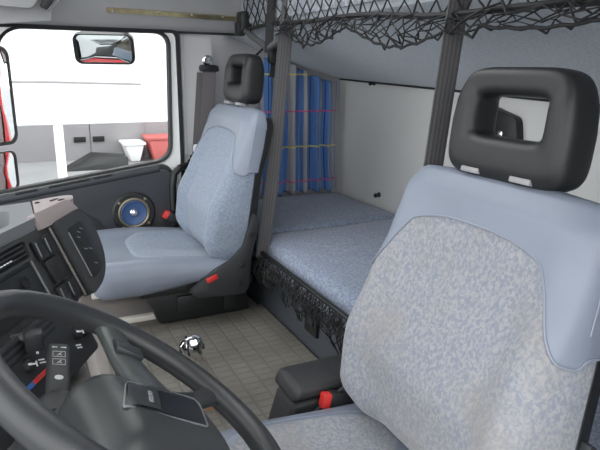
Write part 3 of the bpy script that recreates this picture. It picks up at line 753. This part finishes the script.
# taupe lower trim of the dash by the tunnel
b = B(); b.prism([(.10, .93, .22), (.10, 1.36, .22), (.075, 1.36, .40), (.075, 1.10, .44), (.06, .93, .44)], (-.06, 0, 0), .012); b.prism([(.135, 1.0, .22), (.135, 1.13, .22), (.11, 1.13, .37), (.10, 1.02, .37)], (-.03, 0, 0), .01)
tt = b.done('tunnel_side_trim', 'taupe'); tag(tt, 'taupe moulded trim beside the heater panel, behind the steering wheel', 'trim panel')

# bolt head and seat rail by passenger seat are part of its pedestal

# ------------------------------------------------------------------ STEERING WHEEL + COLUMN
wt = math.radians(36.3); wc = V((.103, .714, .622)); wx0 = V((cos(wt), 0, -sin(wt))); wn = V((sin(wt), 0, cos(wt))); wy0 = V((0, 1, 0))
rot = math.radians(13); wx = wx0*cos(rot) + wy0*sin(rot); wy = wy0*cos(rot) - wx0*sin(rot)
Wp = lambda u, v, h=0: wc + wx*u + wy*v + wn*h
WR = Matrix((wx, wy, wn)).transposed()
sw = thing('steering_wheel', 'dark four spoke steering wheel in the near left corner', 'steering wheel', tuple(wc - wn*.03))
b = B(); rr = .2235
b.surf(lambda i, j: Wp(0, 0) + (wx*cos(2*PI*i) + wy*sin(2*PI*i))*(rr + .0192*cos(2*PI*j)) + wn*(.0198*sin(2*PI*j)), 120, 18, cu=True, cv=True); b.done('rim', 'wheel', sw, 80)
for ang in (79, 23, -23, -79):
    a = math.radians(ang); dr = wx*cos(a) + wy*sin(a); side = abs(ang) > 50
    inner = Wp(.05 if side else .085, math.copysign(.03, ang), -.012 if ang > 0 else -.045)
    outer = Wp(rr*cos(a), rr*sin(a), -.003)
    b = B(); P = [inner.lerp(outer, k/6) - wn*((.006 if ang > 0 else .022)*sin(PI*k/6)) for k in range(7)]
    b.tube(P, [.044, .040, .036, .033, .031, .030, .033] if side else [.026, .024, .022, .020, .019, .020, .024], 14, flat=.42 if side else .55, upv=wn); so = b.done('spoke', 'spoke' if side else 'wheel', sw, 60)
    if ang == 79:
        cpos = inner.lerp(outer, .60) + wn*.0085
        Rm = Matrix((dr, wn.cross(dr), wn)).transposed()
        b = B(); b.box(cpos, (.018, .024, .005), .003, R=Rm); b.done('spoke_clip', 'wheel', so)
# horn pad: soft box falling away towards the top of the wheel
b = B()
def pz(u, v): return .0 - .06*ss(.005, .10, -u)**1.2 - .014*(abs(v+.008)/.09)**3
def padf(q):
    q.y *= lerp(1.10, 1.0, ss(-.08, .02, q.x))
    q.z += pz(q.x, q.y)
    return Wp(q.x, q.y, q.z)
b.merge(rbox((.049, -.008, -.036), (.102, .086, .036), .028, 16, padf)); pad = b.done('horn_pad', 'pad', sw, 60)
KS = .40                                            # the insert is set askew on the pad
def Wi(u, v, dz): return Wp(u + KS*v, v, pz(u + KS*v, v) + dz)
outl = rpoly([(-.022, -.030), (-.022, .032), (.118, .044), (.122, -.042)], [.006, .014, .026, .006], 6)
innl = [(.045 + (u-.045)*.98, v*.955) for u, v in outl]
b = B(); b.ring([Wi(u, v, .001) for u, v in outl], [Wi(u, v, .001) for u, v in innl], wn*.0025); b.done('insert_frame', 'dashtop', pad)
nn = 14
def insf(u0, u1, hv, dz):
    def f(i, j):
        u = lerp(u0, u1, i); v = lerp(-hv, hv, j); return Wi(u, v, dz)
    return f
b = B(); b.surf(insf(-.018, .036, .029, .0025), nn, nn); b.done('badge_field', 'pad', pad)
b = B(); b.surf(insf(.039, .112, .035, .0025), nn, nn); b.done('pad_insert', 'padin', pad)
b = B(); text_mesh(b, 'VOLVO', Wi(.020, .0, .0033), (wy + wx*KS).normalized(), (-wx + wy*KS).normalized(), .0100); b.done('badge_lettering', 'sleeve', pad, 0)

sc = thing('steering_column', 'steering column shroud with stalks under the steering wheel', 'steering column', tuple(wc - wn*.35))
b = B(); Rc = Matrix((wx0, wy0, wn)).transposed()
b.box(wc - wn*.145 + wx0*.0, (.065, .085, .075), .025, 4, R=Rc); b.tube([wc - wn*.20, wc - wn*.62], .045, 16); b.tube([wc - wn*.075, wc-wn*.035], .04, 20); b.done('column_shroud', 'dash', sc)
# stalk on the passenger side, flat, with printed symbols
s0, s1 = V((.002, .83, .548)), V((.016, 1.036, .560)); sd = (s1-s0).normalized()
face = (V((0, 0, 1.05)) - s0); face = (face - sd*face.dot(sd)).normalized(); face = (face*.8 + V((.25, 0, .5))); face = (face - sd*face.dot(sd)).normalized(); sx = sd.cross(face)
SR = Matrix((sx, sd, face)).transposed()
b = B(); b.box(s0.lerp(s1, .5), (.0185, (s1-s0).length/2, .010), .007, 4, R=SR); stk = b.done('wiper_stalk', 'dash', sc)
b = B(); b.lathe([(.034, -.03), (.036, .0), (.033, .018), (.024, .03), (0, .03)], s0, sd, 24); b.done('stalk_base', 'dash', sc)
def sp_(x, y): return s0 + sd*y + sx*x + face*.0105
Ls = (s1-s0).length
b = B()
for x in (-.007, .007):
    b.box(sp_(x, Ls-.018), (.004, .0010, .0004), 0, R=SR); b.add([sp_(x+(.006 if x > 0 else -.006), Ls-.018), sp_(x+(.002 if x > 0 else -.002), Ls-.0145), sp_(x+(.002 if x > 0 else -.002), Ls-.0215)], [(0, 1, 2)])
for yy in (.042, .068):
    c0 = [(-.010, -.009), (.010, -.009), (.010, .009), (-.010, .009)]
    for (xa, ya), (xb, yb) in zip(c0, c0[1:]+c0[:1]): b.tube([sp_(xa, Ls-yy+ya), sp_(xb, Ls-yy+yb)], .0004, 4)
    b.tube([sp_(-.003, Ls-yy-.005), sp_(.004, Ls-yy+.006)], .0008, 4); b.tube([sp_(.004, Ls-yy-.004), sp_(.0, Ls-yy+.001)], .0008, 4)
b.lathe([(.0068, 0), (.0068, .0008), (0, .0008)], sp_(0, Ls-.118), face, 16)
b.done('stalk_symbols', 'silver', stk, 0)
b = B(); b.tube([(-.16, .90, .56), (-.12, 1.03, .575), (-.085, 1.062, .578), (-.035, 1.058, .580)], .010, 10); rl = b.done('retarder_lever', 'dash', sc)
b = B(); b.box((-.022, 1.045, .578), (.016, .012, .020), .006, R=Matrix.Rotation(.2, 3, 'X')); b.done('lever_grip', 'dark', rl)

# ------------------------------------------------------------------ SUN VISOR
sv = thing('sun_visor', 'grey sun visor at the top edge of the windscreen', 'sun visor', (0, 2.0, 1.2))
b = B(); b.prism([(-.14, 2.13, 1.165), (.118, 2.13, 1.190), (.135, 2.13, 1.30), (-.14, 2.13, 1.285)], (0, .02, 0), .006); b.done('visor_mount', 'ceil', sv)
b = B(); b.prism([(x, 2.06, z) for x, z in rpoly([(-.20, 1.232), (.06, 1.220), (.10, 1.27), (.10, 1.33), (-.2, 1.33)], .01, 4)], (0, .022, 0), .007); b.done('visor_board', 'ceil', sv)
b = B(); b.box((.112, 2.075, 1.252), (.014, .016, .034), .006, R=Matrix.Rotation(.5, 3, 'Y')); b.done('visor_pivot', 'darker', sv)
b = B(); b.tube([(.105, 2.058, 1.214), (.150, 2.058, 1.262)], .005, 8); b.done('pivot_pin', 'metal', sv)

# ------------------------------------------------------------------ MIRRORS OUTSIDE
def mirror(name, c, hw, hh, r, nrm, label, arm, group=None):
    nrm = V(nrm).normalized(); ux = V((0, 0, 1)).cross(nrm).normalized(); uz = nrm.cross(ux)
    t = thing(name, label, 'mirror', tuple(c)); c = V(c)
    o = rrect(hw, hh, r, 6); i = rrect(hw*.9, hh*.93, r*.85, 6)
    b = B(); b.prism([c + ux*x + uz*z - nrm*.05 for x, z in rrect(hw*.9, hh*.93, r*.85, 6)], nrm*.045, .01)
    b.ring([c + ux*x + uz*z - nrm*.02 for x, z in o], [c + ux*x + uz*z - nrm*.02 for x, z in i], nrm*.026); b.done('mirror_housing', 'darker', t)
    b = B()
    def f(k, j):
        return 0
    n = len(i); rings = []
    for q in range(7):
        s = q/6; rings.append([b.bm.verts.new(c + ux*(x*s if q else x*.001) + uz*(z*s if q else z*.001) + nrm*(.002 + .010*(1-s*s)*(1 if name == 'kerb_mirror' else .15))) for x, z in i])
    for A_, B_ in zip(rings, rings[1:]):
        for k in range(n): b.bm.faces.new((A_[k], A_[(k+1) % n], B_[(k+1) % n], B_[k]))
    b.done('mirror_glass', 'mirror', t, 80)
    b = B(); b.tube(arm, .012, 8); b.done('mirror_arm', 'darker', t)
mirror('kerb_mirror', (.33, 2.55, 1.118), .118, .062, .028, (-.25, -.9, -.35), 'rounded blind spot mirror outside the top of the passenger window', [(.40, 2.60, 1.15), (.44, 2.50, 1.25), (.45, 2.40, 1.25)])
mirror('side_mirror', (-.085, 2.50, .935), .082, .185, .04, (.70, -.715, .0), 'tall exterior mirror at the front edge of the passenger window', [(-.12, 2.56, 1.1), (-.25, 2.5, 1.15), (-.35, 2.4, 1.15)])
mirror('wide_angle_mirror', (-.098, 2.50, .645), .080, .080, .03, (.70, -.715, .0), 'small wide angle mirror below the tall exterior mirror', [(-.12, 2.56, .65), (-.25, 2.5, .65), (-.35, 2.4, .65)])

# ------------------------------------------------------------------ YARD OUTSIDE
b = B(); b.box((0, 20, -1.10), (60, 60, .05)); struct(b.done('ground', 'gnd', smooth=0))
tl = thing('box_trailer', 'large white box trailer parked alongside, seen through the passenger window', 'trailer', (.5, 7.2, -1.05))
b = B(); b.box((0, 7.2, 2.0), (6.5, 1.2, 1.5), .03); b.done('trailer_box', 'truckw', tl)
b = B(); b.tube([(-.35, 5.985, .905), (.30, 5.985, .905), (1.1, 5.985, .885)], .008, 6); b.done('panel_seam', 'shed', tl)
b = B(); b.box((.30, 6.06, -.28), (.042, .05, .78), .008); b.done('support_leg', 'truckw', tl)
for x in (3.6, 4.8, -4.5):
    for y in (6.3, 8.1):
        b = B(); b.lathe([(.30, -.12), (.48, -.12), (.5, -.08), (.5, .08), (.48, .12), (.30, .12)], (x, y, -.55), (0, 1, 0), 28); b.done('wheel', 'black', tl)
b = B(); b.box((4.2, 7.2, .2), (1.6, .5, .32), .02); b.done('chassis', 'darker', tl)
sh = thing('grey_shed', 'grey clad building with double doors behind the white trailer', 'building', (0, 14.3, -1.05))
b = B(); b.box((0, 15.2, 1.2), (12, 1.0, 2.25)); b.done('shed_wall', 'shed', sh)
for x0, x1 in ((.78, 1.36), (1.38, 2.6), (-1.2, .70)):
    b = B(); b.box(((x0+x1)/2, 14.18, -.05), ((x1-x0)/2, .02, 1.0), .005); dr_ = b.done('shed_door', 'shed', sh)
    if x0 > 0:
        b = B(); b.box((1.14 if x0 < 1 else 1.55, 14.14, -.60+.02), (.13, .025, .06), .01); b.done('door_handle', 'black', dr_)
rp = B(); rp.prism([(.70, 12.6, -1.045), (1.95, 12.6, -1.045), (1.95, 12.6, -.82), (1.3, 13.0, -.80)], (0, .6, 0), .01); o = rp.done('dark_wedge', 'darker'); tag(o, 'dark low sloping shape on the ground in front of the grey building', 'wedge')  # low dark prism lying in front of the shed
def bin_(x0, x1, y, h, m, label):
    t = thing('yard_container', label, 'container', ((x0+x1)/2, y, -1.05), 'containers beyond the trailer')
    b = B(); b.prism([(x0+.12, y, -1.045), (x1-.12, y, -1.045), (x1, y, -1.045+h), (x0, y, -1.045+h)], (0, .7, 0), .03); b.done('container_body', m, t)
    b = B(); b.box(((x0+x1)/2, y+.35, -1.045+h), ((x1-x0)/2+.03, .38, .03), .01); b.done('container_rim', m, t)
bin_(2.02, 2.46, 13.4, .40, 'truckw', 'small white container in the yard, left of the red one')
bin_(2.54, 3.50, 13.3, .52, 'red_cont', 'red container in the yard, right of the small white one')

# ------------------------------------------------------------------ CAMERA, LIGHT, WORLD
f = 575.; yaw = math.radians(25.6); pit = math.radians(15.2); roll = math.radians(.7)
fwd = V((sin(yaw)*cos(pit), cos(yaw)*cos(pit), -sin(pit))); rt = V((cos(yaw), -sin(yaw), 0)); up = rt.cross(fwd)
Rr = rt*cos(roll) + up*sin(roll); Ur = up*cos(roll) - rt*sin(roll)
cam = bpy.data.cameras.new('camera'); co = bpy.data.objects.new('camera', cam); COL.objects.link(co)
cam.sensor_width = 36; cam.lens = f*36/600; cam.clip_start = .02; cam.clip_end = 300
mw = Matrix((Rr, Ur, -fwd)).transposed().to_4x4(); mw.translation = (0, 0, 1.05); co.matrix_world = mw
S.camera = co

w = bpy.data.worlds.new('sky'); S.world = w; w.use_nodes = True
bg = w.node_tree.nodes['Background']; bg.inputs['Color'].default_value = (.97, .985, 1.0, 1); bg.inputs['Strength'].default_value = 1.8
for o in bpy.data.objects:
    if '_o' in o: del o['_o']
S.view_settings.view_transform = 'Standard'; S.view_settings.look = 'None'
S.view_settings.exposure = .95; S.view_settings.gamma = 1; S.view_settings.use_curve_mapping = False
